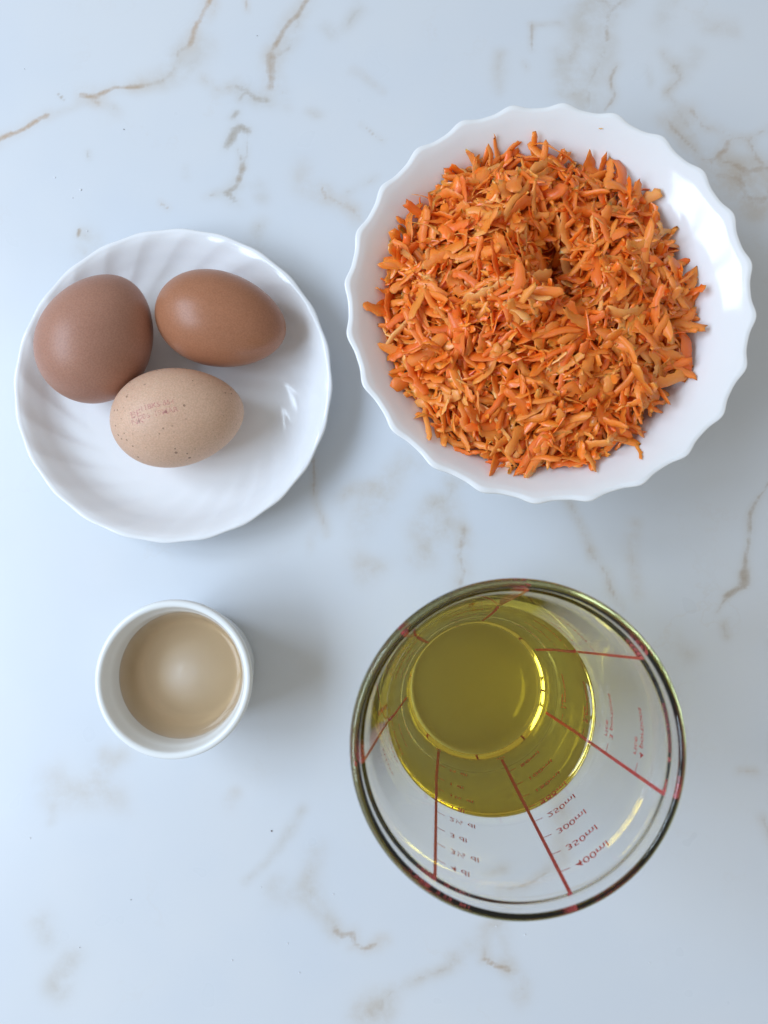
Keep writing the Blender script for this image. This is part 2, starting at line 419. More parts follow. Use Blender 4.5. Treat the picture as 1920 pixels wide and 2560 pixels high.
# (polyline in photo pixels, vein half-width px, core strength, halo half-width px, halo strength, warmth)
V = [
 (S1([(0,600),(60,570),(120,548),(170,525),(215,505)]), 6, .95, 16, .45, .95),
 (S1([(215,505),(330,465),(400,420)]), 4, .2, 14, .35, .5),
 (S1([(350,407),(400,405),(430,392),(500,362),(610,345)]), 6, .9, 18, .6, .8),
 (S1([(400,405),(425,440)]), 7, .45, 20, .6, .8),
 (S1([(610,345),(700,328),(755,290),(762,215),(815,190)]), 6, .42, 26, .8, .4),
 (S1([(815,190),(830,130),(850,95),(862,60),(900,5),(920,-30)]), 8, .8, 20, .6, 1.0),
 (S1([(900,5),(930,40),(905,85),(860,70)]), 5, .35, 14, .4, .9),
 (S1([(760,270),(830,270),(900,200)]), 8, .2, 30, .6, .2),
 (S1([(1320,-10),(1285,50),(1240,100),(1210,150),(1192,220)]), 6, .8, 20, .65, .55),
 (S1([(1290,60),(1262,150),(1250,220),(1195,275)]), 7, .4, 22, .6, .3),
 (S1([(1185,262),(1182,310),(1186,370)]), 11, .8, 22, .7, .6),
 (S1([(1200,310),(1240,380),(1242,460)]), 5, .4, 16, .5, .35),
 (S1([(905,320),(945,375),(1000,378)]), 9, .4, 18, .8, .5),
 (S1([(1030,380),(1075,400),(1110,430),(1165,440)]), 9, .6, 22, .9, .15),
 (S1([(1075,395),(1035,440)]), 4, .6, 12, .5, .2),
 (S1([(1018,500),(1000,530)]), 6, .6, 12, .5, .1),
 (S1([(980,632),(1000,595),(1030,575),(1060,585)]), 10, .85, 14, .7, .1),
 (S1([(1060,585),(1060,660),(1040,720)]), 4, .5, 10, .5, .2),
 (S1([(1022,655),(1040,700)]), 4, .5, 8, .4, .2),
 (S1([(1042,715),(1022,775)]), 7, .85, 12, .5, .3),
 (S1([(1010,800),(965,835),(985,850),(1000,875)]), 7, .65, 18, .7, .15),
 (S1([(920,840),(895,860)]), 5, .45, 14, .5, .3),
 (S1([(1290,740),(1300,800),(1385,820)]), 7, .25, 26, .7, .5),
 (S1([(1380,795),(1392,830)]), 6, .8, 12, .5, .9),
 (S1([(1385,820),(1480,870),(1530,910),(1560,950)]), 8, .42, 24, .8, .7),
 (S1([(1500,810),(1580,795),(1640,770)]), 5, .35, 14, .4, .4),
 (S1([(1555,552),(1600,585),(1659,625)]), 5, .6, 9, .4, .5),
 (S1([(1540,310),(1600,350),(1659,385)]), 5, .2, 12, .5, .4),
 (S1([(1555,0),(1500,75),(1440,125),(1410,95)]), 7, .3, 20, .65, .1),
 (S1([(1080,0),(1082,40)]), 5, .5, 10, .5, .9),
 (S1([(1350,490),(1365,510)]), 6, .3, 16, .7, .3),
 (S1([(245,410),(272,430)]), 3.5, .8, 5, .3, .3),
 (S1([(402,648),(400,680)]), 4, .6, 8, .5, .2),
 (S1([(818,725),(812,775)]), 4, .3, 8, .5, .2),
 (S1([(690,890),(735,915)]), 4, .6, 10, .4, .7),
 (S1([(480,465),(490,490)]), 6, .25, 18, .7, .3),
 (S1([(326,982),(318,1008)]), 4, .9, 6, .4, .4),
 (S1([(350,1010),(380,1040),(340,1080)]), 7, .25, 24, .7, .3),
 (S1([(1100,960),(1095,1020),(1085,1065)]), 7, .35, 18, .8, .2),
 (S1([(1105,790),(1110,840)]), 8, .2, 20, .7, .1),
 (S2([(640,100),(628,160),(636,215)]), 5, .55, 9, .6, .4),
 (S2([(640,100),(700,98),(760,95)]), 4, .3, 10, .5, .3),
 (S2([(900,-10),(985,25),(968,90),(958,170)]), 8, .5, 24, .9, .2),
 (S2([(1055,0),(1000,40),(970,70)]), 7, .6, 20, .8, .3),
 (S2([(880,20),(860,80)]), 12, .2, 40, .9, .1),
 (S2([(975,100),(958,170)]), 4, .7, 8, .4, .6),
 (S2([(850,150),(835,220),(800,270),(812,350),(830,410)]), 8, .35, 34, 1.0, .25),
 (S2([(932,238),(905,320),(888,400),(890,465)]), 6, .4, 26, .9, .2),
 (S2([(993,292),(975,360),(992,410),(955,465)]), 5, .6, 14, .7, .45),
 (S2([(750,230),(740,330),(770,400)]), 5, .2, 18, .6, .1),
 (S2([(490,245),(480,370)]), 6, .2, 16, .7, .3),
 (S2([(590,285),(602,310)]), 5, .4, 10, .5, .4),
 (S2([(1190,220),(1240,290),(1272,340),(1232,380)]), 5, .4, 16, .7, .4),
 (S2([(1232,380),(1270,420),(1300,490),(1330,545)]), 4, .35, 14, .6, .4),
 (S2([(1240,290),(1300,260),(1330,220)]), 6, .3, 22, .6, .2),
 (S2([(1120,300),(1150,355)]), 4, .3, 10, .5, .2),
 (S2([(1380,105),(1500,122)]), 6, .25, 20, .7, .4),
 (S2([(1240,20),(1200,110)]), 6, .2, 24, .6, .2),
 (S2([(1250,505),(1310,590),(1370,680),(1440,690),(1510,720)]), 6, .5, 26, 1.0, .5),
 (S2([(1510,720),(1560,755),(1659,740),(1700,735)]), 8, .6, 30, 1.0, .6),
 (S2([(1335,450),(1360,510),(1395,525)]), 6, .5, 20, .7, .6),
 (S2([(1440,540),(1500,580),(1565,600),(1659,560)]), 5, .5, 14, .6, .55),
 (S2([(1480,600),(1465,640),(1400,690)]), 7, .7, 18, .7, .7),
 (S2([(1565,600),(1590,690),(1659,770)]), 6, .5, 16, .7, .6),
 (S2([(1530,760),(1550,830),(1610,860),(1680,810)]), 9, .55, 34, 1.0, .6),
 (S2([(1395,710),(1440,765),(1520,780)]), 6, .5, 26, 1.0, .6),
 (S2([(1560,850),(1600,900)]), 6, .3, 26, .9, .5),
 (S3([(116,60),(128,130),(137,190)]), 5, .65, 10, .7, .6),
 (S3([(137,190),(155,260),(172,330)]), 5, .3, 14, .6, .5),
 (S3([(120,330),(120,380)]), 5, .2, 14, .5, .4),
 (S3([(435,60),(385,150),(350,190)]), 7, .25, 26, .8, .4),
 (S3([(350,190),(270,200),(242,235)]), 6, .25, 24, .8, .4),
 (S3([(380,190),(330,260),(280,320)]), 6, .2, 24, .7, .3),
 (S3([(590,130),(582,205),(520,218),(478,300)]), 6, .35, 26, .9, .35),
 (S3([(540,230),(570,290),(490,340),(480,400)]), 7, .3, 30, .9, .35),
 (S3([(612,288),(592,370),(603,420),(597,500)]), 6, .5, 14, .9, .5),
 (S3([(290,430),(345,435),(300,472)]), 8, .2, 26, .8, .4),
 (S3([(985,215),(1040,310),(1065,385)]), 6, .35, 16, .8, .4),
 (S3([(1065,385),(1100,440),(1130,520),(1185,595)]), 6, .5, 12, .7, .5),
 (S3([(1212,285),(1195,390),(1203,460),(1240,540)]), 6, .35, 16, .8, .5),
 (S3([(1665,95),(1640,140),(1605,190)]), 5, .75, 8, .6, .3),
 (S3([(1605,190),(1582,260),(1570,370),(1555,440)]), 6, .65, 10, .8, .3),
 (S3([(1555,440),(1560,490),(1510,530)]), 10, .8, 14, .8, .35),
 (S3([(1510,530),(1490,595)]), 4, .5, 8, .5, .3),
 (S3([(1520,640),(1526,685)]), 7, .4, 12, .8, .3),
 (S3([(1360,700),(1390,730)]), 10, .15, 26, .7, .2),
 (S4([(1330,230),(1230,350),(1160,430),(1060,500)]), 5, .25, 14, .7, .1),
 (S4([(1385,400),(1342,560),(1400,650),(1460,740)]), 6, .3, 20, .8, .2),
 (S4([(1455,740),(1485,768),(1540,770),(1552,820)]), 7, .75, 16, .8, .5),
 (S4([(1552,820),(1600,855),(1640,830)]), 5, .65, 12, .6, .6),
 (S4([(1190,560),(1260,600),(1340,580)]), 6, .15, 24, .6, .2),
 (S4([(225,110),(320,150),(420,140)]), 10, .1, 40, .75, .4),
 (S4([(450,50),(430,120),(520,180)]), 8, .1, 26, .6, .4),
 (S4([(230,200),(225,275)]), 6, .2, 14, .6, .3),
 (S4([(440,-20),(500,10),(530,-10)]), 8, .15, 26, .7, .4),
 (S4([(310,868),(285,910),(235,950),(285,985)]), 9, .2, 26, .9, .2),
 (S4([(200,690),(210,760)]), 8, .1, 26, .7, .2),
 (S4([(1600,1110),(1659,1070)]), 9, .3, 26, .9, .4),
 (S4([(1040,165),(1010,190)]), 5, .25, 14, .6, .5),
 (S5([(500,700),(432,742),(424,842)]), 6, .3, 20, .8, .4),
 (S5([(420,850),(480,880),(545,882)]), 6, .85, 12, .7, .65),
 (S5([(545,882),(592,930),(580,1000)]), 8, .35, 22, .9, .35),
 (S5([(520,720),(540,850)]), 5, .1, 20, .6, .3),
 (S5([(290,850),(255,910),(150,940),(70,1000),(-20,1090)]), 6, .35, 18, .85, .3),
 (S5([(350,790),(290,850)]), 6, .15, 22, .6, .3),
 (S5([(0,800),(20,790)]), 7, .3, 16, .7, .6),
 (S5([(770,190),(802,320),(772,470),(700,540)]), 7, .3, 22, .9, .5),
 (S5([(720,520),(650,580),(590,605),(490,610)]), 8, .6, 18, .9, .55),
 (S5([(420,490),(510,470)]), 6, .35, 16, .8, .5),
 (S5([(1530,68),(1595,85)]), 6, .4, 14, .8, .5),
 (S1([(-300,780),(-120,690),(0,600)]), 6, .7, 16, .5, .9),
 (S5([(1660,300),(1760,420),(1800,640)]), 6, .5, 16, .6, .4),
]
def build_table():
    core = np.arange(-0.30, 0.3001, 0.0015)
    xs = np.concatenate([np.linspace(-0.62, -0.31, 14), core, np.linspace(0.31, 0.62, 14)])
    cory = np.arange(-0.30, 0.3301, 0.0015)
    ys = np.concatenate([np.linspace(-0.60, -0.31, 14), cory, np.linspace(0.34, 0.62, 14)])
    nx, ny = len(xs), len(ys)
    X, Y = np.meshgrid(xs, ys)
    vein = np.zeros_like(X); halo = np.zeros_like(X); wsum = np.zeros_like(X); wt = np.zeros_like(X)
    # gentle meander of the coordinates so that traced lines do not read as straight segments
    r2 = np.random.default_rng(3)
    WX, WY = X.copy(), Y.copy()
    for f, a in ((60, .0016), (130, .0009), (290, .0005)):
        for _ in range(4):
            th, ph = r2.uniform(0, 6.28, 2)
            arg = f * (X * math.cos(th) + Y * math.sin(th)) + ph
            WX += a * np.sin(arg) * .6; WY += a * np.cos(arg * 1.13 + 1) * .6
    mpp = CAM_H / FPX
    for pts, hw, cs, hh, hs, warm in V:
        P = [unproj(*p) for p in pts]
        x0 = min(p.x for p in P) - .03; x1 = max(p.x for p in P) + .03
        y0 = min(p.y for p in P) - .03; y1 = max(p.y for p in P) + .03
        ii = np.where((xs > x0) & (xs < x1))[0]; jj = np.where((ys > y0) & (ys < y1))[0]
        if len(ii) == 0 or len(jj) == 0: continue
        sl = (slice(jj[0], jj[-1] + 1), slice(ii[0], ii[-1] + 1))
        wx, wy = WX[sl], WY[sl]
        d = np.full(wx.shape, 9.0)
        for a, b in zip(P[:-1], P[1:]):
            ex, ey = b.x - a.x, b.y - a.y
            L2 = ex * ex + ey * ey + 1e-12
            t = np.clip(((wx - a.x) * ex + (wy - a.y) * ey) / L2, 0, 1)
            d = np.minimum(d, np.hypot(wx - a.x - t * ex, wy - a.y - t * ey))
        vc = cs * np.exp(-(d / (hw * mpp * 1.25)) ** 2)
        hc = hs * np.exp(-(d / (hh * mpp * 1.15)) ** 2)
        vein[sl] = np.maximum(vein[sl], vc)
        halo[sl] = 1 - (1 - halo[sl]) * (1 - hc * .75)
        w = vc + hc * .5 + 1e-6
        wsum[sl] += w * warm; wt[sl] += w
    warmth = np.where(wt > 1e-4, wsum / np.maximum(wt, 1e-6), 0.4)
    verts = np.stack([X.ravel(), Y.ravel(), np.zeros(X.size)], 1)
    idx = np.arange(nx * ny).reshape(ny, nx)
    q = np.stack([idx[:-1, :-1].ravel(), idx[:-1, 1:].ravel(), idx[1:, 1:].ravel(), idx[1:, :-1].ravel()], 1)
    me = bpy.data.meshes.new('tabletop')
    nb = len(verts)
    # underside and edges of the slab
    cx = [(xs[0], ys[0]), (xs[-1], ys[0]), (xs[-1], ys[-1]), (xs[0], ys[-1])]
    low = np.array([(x, y, -0.03) for x, y in cx])
    tops = [idx[0, 0], idx[0, -1], idx[-1, -1], idx[-1, 0]]
    allv = np.concatenate([verts, low])
    extra = [(tops[k], nb + k, nb + (k + 1) % 4, tops[(k + 1) % 4]) for k in range(4)] + [(nb + 3, nb + 2, nb + 1, nb)]
    faces = np.concatenate([q, np.array(extra)])
    me.vertices.add(len(allv)); me.vertices.foreach_set('co', allv.astype(np.float32).ravel())
    me.loops.add(faces.size); me.loops.foreach_set('vertex_index', faces.astype(np.int32).ravel())
    me.polygons.add(len(faces))
    me.polygons.foreach_set('loop_start', np.arange(0, faces.size, 4, dtype=np.int32))
    me.update(calc_edges=True); me.validate()
    for nm, arr in (('vein', vein), ('halo', halo), ('warm', warmth)):
        at = me.attributes.new(nm, 'FLOAT', 'POINT')
        at.data.foreach_set('value', np.concatenate([arr.ravel(), np.zeros(4)]).astype(np.float32))
    o = link('tabletop', me, [M_marble])
    tag(o, 'white marble-look tabletop with grey and tan veins', 'tabletop', kind='structure')
build_table()

# ------------------------------------------------------------------ saucer with fluted rim
pz = 0.0175
pc = unproj(434, 960, pz)
plate_R = (unproj(830, 960, pz) - unproj(38, 960, pz)).length / 2
k = plate_R / 0.0686
prof = spline([(0, .0022), (.030, .0022), (.0355, .0018), (.0375, .0), (.0395, .0), (.0405, .0020), (.050, .0046), (.0590, .0092), (.0652, .0150), (.0678, .0172)], 4)
prof += spline([(.0678, .0172), (.0686, .0182), (.0680, .0190), (.0668, .0189)], 3)[1:]
prof += spline([(.0668, .0189), (.0645, .0174), (.0608, .0138), (.0568, .0099), (.0520, .0070), (.046, .0055), (.038, .0050), (.018, .0048), (0, .0048)], 6)[1:]
prof = [(r * k, z) for r, z in prof]
n_out = next(i for i, p in enumerate(prof) if p[1] > .0188)
def plate_mod(r, z, th, i):
    q = r / plate_R
    ph = 24 * (th + 1.15 * math.log(max(q, .2)) + .1)
    s = math.sin(ph)
    rid = (1 - abs(math.sin(ph / 2))) * 2 - 1            # creased flutes
    wv = max(0.0, min(1.0, (q - .62) / .16)) * max(0.0, min(1.0, (1.0 - q) / .06 + .12))
    amp = .00034 if i >= n_out else .0001
    edge = max(0.0, (q - .9) / .1)
    return r * (1 + .0035 * s * edge), z + wv * amp * (rid * .7 + s * .4)
me = lathe('saucer_dish', prof, 384, plate_mod)
plate = link('saucer', me, [M_plate], None, (pc.x, pc.y, 0.0004))
tag(plate, 'white fluted saucer holding three brown eggs', 'saucer')

# ------------------------------------------------------------------ eggs
def egg_mesh(name, a, b, point=0.11, nu=72, nv=48):
    prof = []
    for i in range(nv + 1):
        t = math.pi * i / nv
        x = -math.cos(t) * a
        r = b * math.sin(t) * (1 - point * (x / a) - .02 * (x / a) ** 2)
        prof.append((max(r, 0) if 0 < i < nv else 0, x))
    me = lathe(name, prof, nu)
    me.transform(Matrix.Rotation(math.pi / 2, 4, 'Y'))    # long axis +X, pointed end +X
    return me

eggs = []
def egg(px, py, L, W, ang, mat, label, z0=.0052, pitch=0.0, point=.11):
    z = z0 + W / 2
    c = unproj(px, py, z)
    o = link('egg', egg_mesh('egg', L / 2, W / 2 * 1.005, point), [mat])
    o.location = c
    o.rotation_euler = Euler((0, R(-pitch), R(ang)))
    tag(o, label, 'egg', 'eggs on the saucer')
    eggs.append(o)
    return o
egg(243, 846, .0574, .0460, 63.6, M_egg_pinkish, 'matte reddish brown egg lying with its pointed end toward the glossier egg')
egg(553, 800, .0572, .0404, -12, M_egg_brown, 'glossier darker brown egg lying beside the matte reddish one')
e3 = egg(445, 1043, .0568, .0418, 9, M_egg_pale, 'pale tan speckled egg with a pink printed stamp')

# ------------------------------------------------------------------ lettering
def text_geo(body, size, align='LEFT', bold=0.0):
    cu = bpy.data.curves.new('t', 'FONT')
    cu.body = body; cu.size = size; cu.align_x = align; cu.resolution_u = 3
    cu.offset = bold
    ob = bpy.data.objects.new('t', cu)
    C.objects.link(ob)
    dg = bpy.context.evaluated_depsgraph_get()
    me = bpy.data.meshes.new_from_object(ob.evaluated_get(dg))
    vs = np.array([v.co[:] for v in me.vertices]) if len(me.vertices) else np.zeros((0, 3))
    fs = [tuple(p.vertices) for p in me.polygons]
    bpy.data.objects.remove(ob); bpy.data.curves.remove(cu); bpy.data.meshes.remove(me)
    return vs, fs

def text_on_egg():
    a, b, point = .0568 / 2, .0418 / 2 * 1.005, .11
    Mw = Matrix.Translation(e3.location) @ e3.rotation_euler.to_matrix().to_4x4()
    inv = Mw.inverted()
    def put(body, px, py, size, ang, sx=1.0):
        vs, fs = text_geo(body, size, bold=size * .012)
        cw = unproj(px, py, .046)
        out = []
        for v in vs:
            # local plane coordinates on the egg's upper side, wrapped round its girth
            ca, sa = math.cos(R(ang)), math.sin(R(ang))
            w = Vector((cw.x + v[0] * sx * ca - v[1] * sa, cw.y + v[0] * sx * sa + v[1] * ca, .046))
            l = inv @ w
            x = max(-a * .98, min(a * .98, l.x))
            t = math.acos(-x / a)
            r = b * math.sin(t) * (1 - point * (x / a) - .02 * (x / a) ** 2) + .00006
            phi = l.y / b
            out.append((x, r * math.sin(phi), r * math.cos(phi)))
        o = link('ink_stamp', mesh('ink_stamp', out, fs, False), [M_ink], e3)
        o['label'] = 'faded pink stamped characters'
    put('11BKS-654', 352, 1029, .0030, 13, 1.06)
    put('06  19MAR', 358, 1049, .0030, 13, 1.06)
    put('BE', 326, 1047, .0042, 13, 1.1)
    put('NK', 327, 1065, .0034, 13, 1.2)
text_on_egg()

# ------------------------------------------------------------------ scalloped bowl
bz = .055
bc = unproj(1372, 752, bz)
bowl_R = (unproj(1879, 752, bz) - unproj(866, 752, bz)).length / 2
k = bowl_R / .0785
prof = spline([(0, .003), (.028, .003), (.0325, .0025), (.034, 0), (.0362, 0), (.0375, .0025), (.048, .0120), (.0575, .0275), (.0645, .0400), (.0705, .0475), (.0765, .0530)], 5)
prof += spline([(.0765, .0530), (.0784, .0546), (.0784, .0560), (.0768, .0562)], 4)[1:]
prof += spline([(.0768, .0562), (.0735, .0540), (.0675, .0488), (.0615, .0420), (.0545, .0310), (.046, .0165), (.036, .0080), (.018, .0060), (0, .0060)], 6)[1:]
prof = [(r * k, z) for r, z in prof]
def bowl_mod(r, z, th, i):
    q = r / bowl_R
    w = max(0.0, (q - .80) / .20) ** 1.8
    ph = 24 * th + 2.094
    s = math.cos(ph)
    s = s + .20 * math.cos(2 * ph)           # narrow lobes with wide shallow valleys
    return r * (1 + .0105 * s * w), z + .0005 * s * w
bowl = link('scalloped_bowl', lathe('scalloped_bowl', prof, 480, bowl_mod), [M_bowl], None, (bc.x, bc.y, .0004))
tag(bowl, 'large white scalloped bowl filled with grated carrot', 'bowl')
inner = sorted([(r, z) for r, z in prof[prof.index(max(prof, key=lambda p: p[1])):]])
in_r = np.array([p[0] for p in inner]); in_z = np.array([p[1] for p in inner])
def bowl_floor(r): return np.interp(r, in_r, in_z)

# ------------------------------------------------------------------ grated carrot
def sharpen(me):
    ev = np.zeros(len(me.edges) * 2, int)
    me.edges.foreach_get('vertices', ev)
    ev = ev.reshape(-1, 2) % 5
    at = me.attributes.new('sharp_edge', 'BOOLEAN', 'EDGE')
    at.data.foreach_set('value', (ev[:, 0] == ev[:, 1]) & (ev[:, 0] < 2))

def shred_mesh(name, seed, kind):
    """one torn ribbon of carrot: unit length along X, ragged edges, bent and twisted"""
    r = np.random.default_rng(seed)
    n = 15 if kind != 'chip' else 8
    xs = np.linspace(-.5, .5, n)
    if kind == 'stick': wd, th, bend = r.uniform(.060, .095), r.uniform(.032, .05), r.uniform(-.5, .5)
    elif kind == 'chip': wd, th, bend = r.uniform(.16, .25), r.uniform(.022, .04), r.uniform(-1.0, 1.0)
    else: wd, th, bend = r.uniform(.09, .145), r.uniform(.022, .034), r.uniform(-.8, .8)
    side = r.uniform(-.6, .6)
    skew = r.uniform(-.35, .35)
    tw0, tw1 = r.uniform(-.8, .8, 2)
    e0, e1 = np.where(r.random(2) < .14, r.uniform(.15, .4, 2), r.uniform(.65, 1.0, 2))
    cup = r.uniform(-.4, .4)
    verts, faces = [], []
    jl = r.uniform(.62, 1.18, n); jr = r.uniform(.62, 1.18, n)
    if r.random() < .5: jl = .85 + .2 * (jl - .9)          # one cut edge clean, the other torn
    wob = r.uniform(0, 6.28, 2)
    for i, x in enumerate(xs):
        t = (x + .5)
        tap = min(1.0, (t / .25) ** .7 * (1 - e0) + e0, ((1 - t) / .25) ** .7 * (1 - e1) + e1)
        if i in (0, n - 1): tap *= r.uniform(.45, .8)
        wl = wd * tap * jl[i]; wr = wd * tap * jr[i]
        tt = th * (.6 + .4 * tap) * r.uniform(.85, 1.15)
        u = t - .5
        cz = bend * (.25 - u * u) * .9 + skew * u * u * u + .018 * math.sin(9 * t + wob[0])
        cy_ = side * (.25 - u * u) * .5 + .022 * math.sin(8 * t + wob[1])
        a = tw0 * (1 - t) + tw1 * t
        ca, sa = math.cos(a), math.sin(a)
        cw = cup * wd
        for yy, zz in ((-wl, cw - tt * .30), (wr, cw - tt * .30), (wr * .93, cw + tt * .42), ((wr - wl) * .4, cw * .5 + tt * .62), (-wl * .93, cw + tt * .42)):
            verts.append((x + (r.normal(0, .010) if 0 < i < n - 1 else r.normal(0, .03)), cy_ + yy * ca - zz * sa, cz + yy * sa + zz * ca))
    m_ = 5
    for i in range(n - 1):
        for j in range(m_):
            a, b = i * m_ + j, i * m_ + (j + 1) % m_
            faces.append((a, b, b + m_, a + m_))
    faces.append(tuple(range(m_ - 1, -1, -1)))
    faces.append(tuple((n - 1) * m_ + j for j in range(m_)))
    me = mesh(name, verts, faces, True)
    sharpen(me)
    me.materials.append(M_carrot)
    return me

KINDS = ['stick'] * 18 + ['ribbon'] * 32 + ['chip'] * 12
SH = [shred_mesh('shred', 100 + i, kd) for i, kd in enumerate(KINDS)]
SHV = [np.array([v.co[:] for v in me.vertices]) for me in SH]
SHF = [[tuple(p.vertices) for p in me.polygons] for me in SH]

heap_c = unproj(1330, 777, .046) - bc            # heap centre relative to the bowl
def hp(px, py, z):
    p = unproj(px, py, z)
    return p.x - bc.x, p.y - bc.y
ridge_pts = [hp(1285, 470, .066), hp(1255, 560, .068), hp(1262, 660, .068), hp(1300, 760, .062)]
hollow = hp(1395, 655, .055)
hollow2 = hp(1445, 745, .058)
HEAP_R = .0655
def target(x, y):
    dx, dy = x - heap_c.x, y - heap_c.y
    r = np.hypot(dx * 1.07, dy)
    q = np.clip(r / HEAP_R, 0, 1.2)
    h = .0430 + .0165 * (1 - q ** 2.4)
    d = np.full_like(x, 9.0)
    for (ax, ay), (bx_, by) in zip(ridge_pts[:-1], ridge_pts[1:]):
        ex, ey = bx_ - ax, by - ay
        t = np.clip(((x - ax) * ex + (y - ay) * ey) / (ex * ex + ey * ey), 0, 1)
        d = np.minimum(d, np.hypot(x - ax - t * ex, y - ay - t * ey))
    h = h + .0085 * np.exp(-(d / .0105) ** 2)
    h = h - .0225 * np.exp(-(((x - hollow[0]) / .0085) ** 2 + ((y - hollow[1]) / .0125) ** 2))
    h = h - .010 * np.exp(-(((x - hollow2[0]) / .007) ** 2 + ((y - hollow2[1]) / .007) ** 2))
    h = h + .0022 * np.sin(x * 260 + 1.3) * np.sin(y * 230 + .4) + .0013 * np.sin(x * 520 + y * 330)
    return h

def build_carrot():
    G = .00055
    n = int(.150 / G)
    gx = (np.arange(n) - n / 2) * G
    X, Y = np.meshgrid(gx, gx)
    T = target(X, Y)
    RR = np.hypot(X, Y)
    floor = bowl_floor(RR)
    rad = np.hypot((X - heap_c.x) * 1.07, Y - heap_c.y)
    ang = np.arctan2(Y - heap_c.y, X - heap_c.x)
    lim = HEAP_R * (1 + .025 * np.sin(3 * ang + 1) + .02 * np.sin(7 * ang + 2) + .015 * np.sin(13 * ang))
    inside = rad < lim
    H = np.where(inside, np.maximum(floor + .0006, T - .0105), floor + .0003)
    core_h = H.copy()
    owner = np.full(X.shape, -1, int)
    items = []
    cand = np.argwhere(inside & (RR < bowl_R * .90))
    tries = 0
    while tries < 24000 and len(items) < 4600:
        tries += 1
        j, i = cand[rng.integers(len(cand))]
        x, y = gx[i] + rng.uniform(-G, G), gx[j] + rng.uniform(-G, G)
        gap = T[j, i] - H[j, i]
        rim_zone = rad[j, i] / HEAP_R
        if gap < rng.uniform(-.0008, .0022) and not (rim_zone > .86 and owner[j, i] < 0): continue
        m_ = rng.integers(len(SH))
        kd = KINDS[m_]
        L = {'stick': rng.gamma(9, .00172), 'ribbon': rng.gamma(8, .00180), 'chip': rng.gamma(7, .00095)}[kd]
        L = float(np.clip(L, .0045, .024))
        late = tries > 4000
        az = rng.uniform(0, 2 * math.pi)
        ca, sa = math.cos(az), math.sin(az)
        def hs(u):
            ii = int(np.clip(round((x + ca * u) / G + n / 2), 0, n - 1)); jj = int(np.clip(round((y + sa * u) / G + n / 2), 0, n - 1))
            return H[jj, ii]
        ha, hb, hc = hs(-L * .42), hs(L * .42), hs(0)
        pitch = math.atan2(hb - ha, L * .84)
        pitch = float(np.clip(pitch, -.9, .9)) + rng.normal(0, .28)
        if rng.random() < .06: pitch += rng.choice([-1, 1]) * rng.uniform(.35, .8)
        roll = rng.normal(0, .55)
        # true footprint of the piece
        rot = Euler((roll, -pitch, az)).to_matrix()
        vs = (SHV[m_] * L) @ np.array(rot).T
        ii = np.clip(np.round((x + vs[:, 0]) / G + n / 2).astype(int), 0, n - 1)
        jj = np.clip(np.round((y + vs[:, 1]) / G + n / 2).astype(int), 0, n - 1)
        zc = np.percentile(H[jj, ii] - vs[:, 2], 62) + .0002
        if rim_zone > .9:                 # keep to the bowl's wall at the edge
            zmin = (floor[jj, ii] - vs[:, 2]).max() + .0002
            zc = max(zc, zmin)
        if zc > T[j, i] + .0060: continue
        idx = len(items)
        items.append((m_, L, roll, -pitch, az, x, y, zc))
        top = vs[:, 2] + zc
        # update height map densely along the ribbon
        order = np.argsort(top)
        for a0 in np.linspace(0, 1, 5):
            w = vs * 1.0
            cidx = rng.integers(len(vs), size=len(vs))
            mixv = vs * (1 - a0 * .5) + vs[cidx] * (a0 * .5) if a0 > 0 else vs
            i2 = np.clip(np.round((x + mixv[:, 0]) / G + n / 2).astype(int), 0, n - 1)
            j2 = np.clip(np.round((y + mixv[:, 1]) / G + n / 2).astype(int), 0, n - 1)
            tz = mixv[:, 2] + zc
            up = tz > H[j2, i2]
            H[j2[up], i2[up]] = tz[up]
            owner[j2[up], i2[up]] = idx
    heap = empty('grated_carrot', (bc.x, bc.y, .0064))
    tag(heap, 'heap of grated orange carrot in the scalloped bowl', 'grated carrot')
    # inner mass of the heap
    st = 5
    cx = gx[::st]
    cz = core_h[::st, ::st]; ins = (rad < lim * .97)[::st, ::st]
    nn = len(cx)
    idm = -np.ones((nn, nn), int); vv = []; ff = []
    for j in range(nn):
        for i in range(nn):
            if ins[j, i]:
                idm[j, i] = len(vv); vv.append((cx[i], cx[j], cz[j, i] - .0064 - .0015 + random.uniform(-.0008, .0008)))
    for j in range(nn - 1):
        for i in range(nn - 1):
            a, b, c, d = idm[j, i], idm[j, i + 1], idm[j + 1, i + 1], idm[j + 1, i]
            if min(a, b, c, d) >= 0: ff.append((a, b, c, d))
    nv = len(vv)
    # close it underneath, a little above the bowl
    vv2 = [(x, y, max(min(float(bowl_floor(math.hypot(x, y))) + .0003 - .0064, z - .0003), 0)) for x, y, z in vv]
    ff2 = [tuple(reversed([a + nv for a in f])) for f in ff]
    cnt = {}
    for f in ff:
        for a, b in zip(f, f[1:] + f[:1]): cnt[(a, b)] = 1
    wall = [(b, a, a + nv, b + nv) for (a, b) in cnt if (b, a) not in cnt]
    o = link('packed_shreds', mesh('packed_shreds', vv + vv2, ff + ff2 + wall), [M_carrot], heap)
    o['kind'] = 'stuff'
    # the 300 shreds that show most are parts of their own
    vis = np.bincount(owner[owner >= 0], minlength=len(items))
    top300 = set(np.argsort(-vis)[:300].tolist())
    bv, bf = [], []
    off = 0
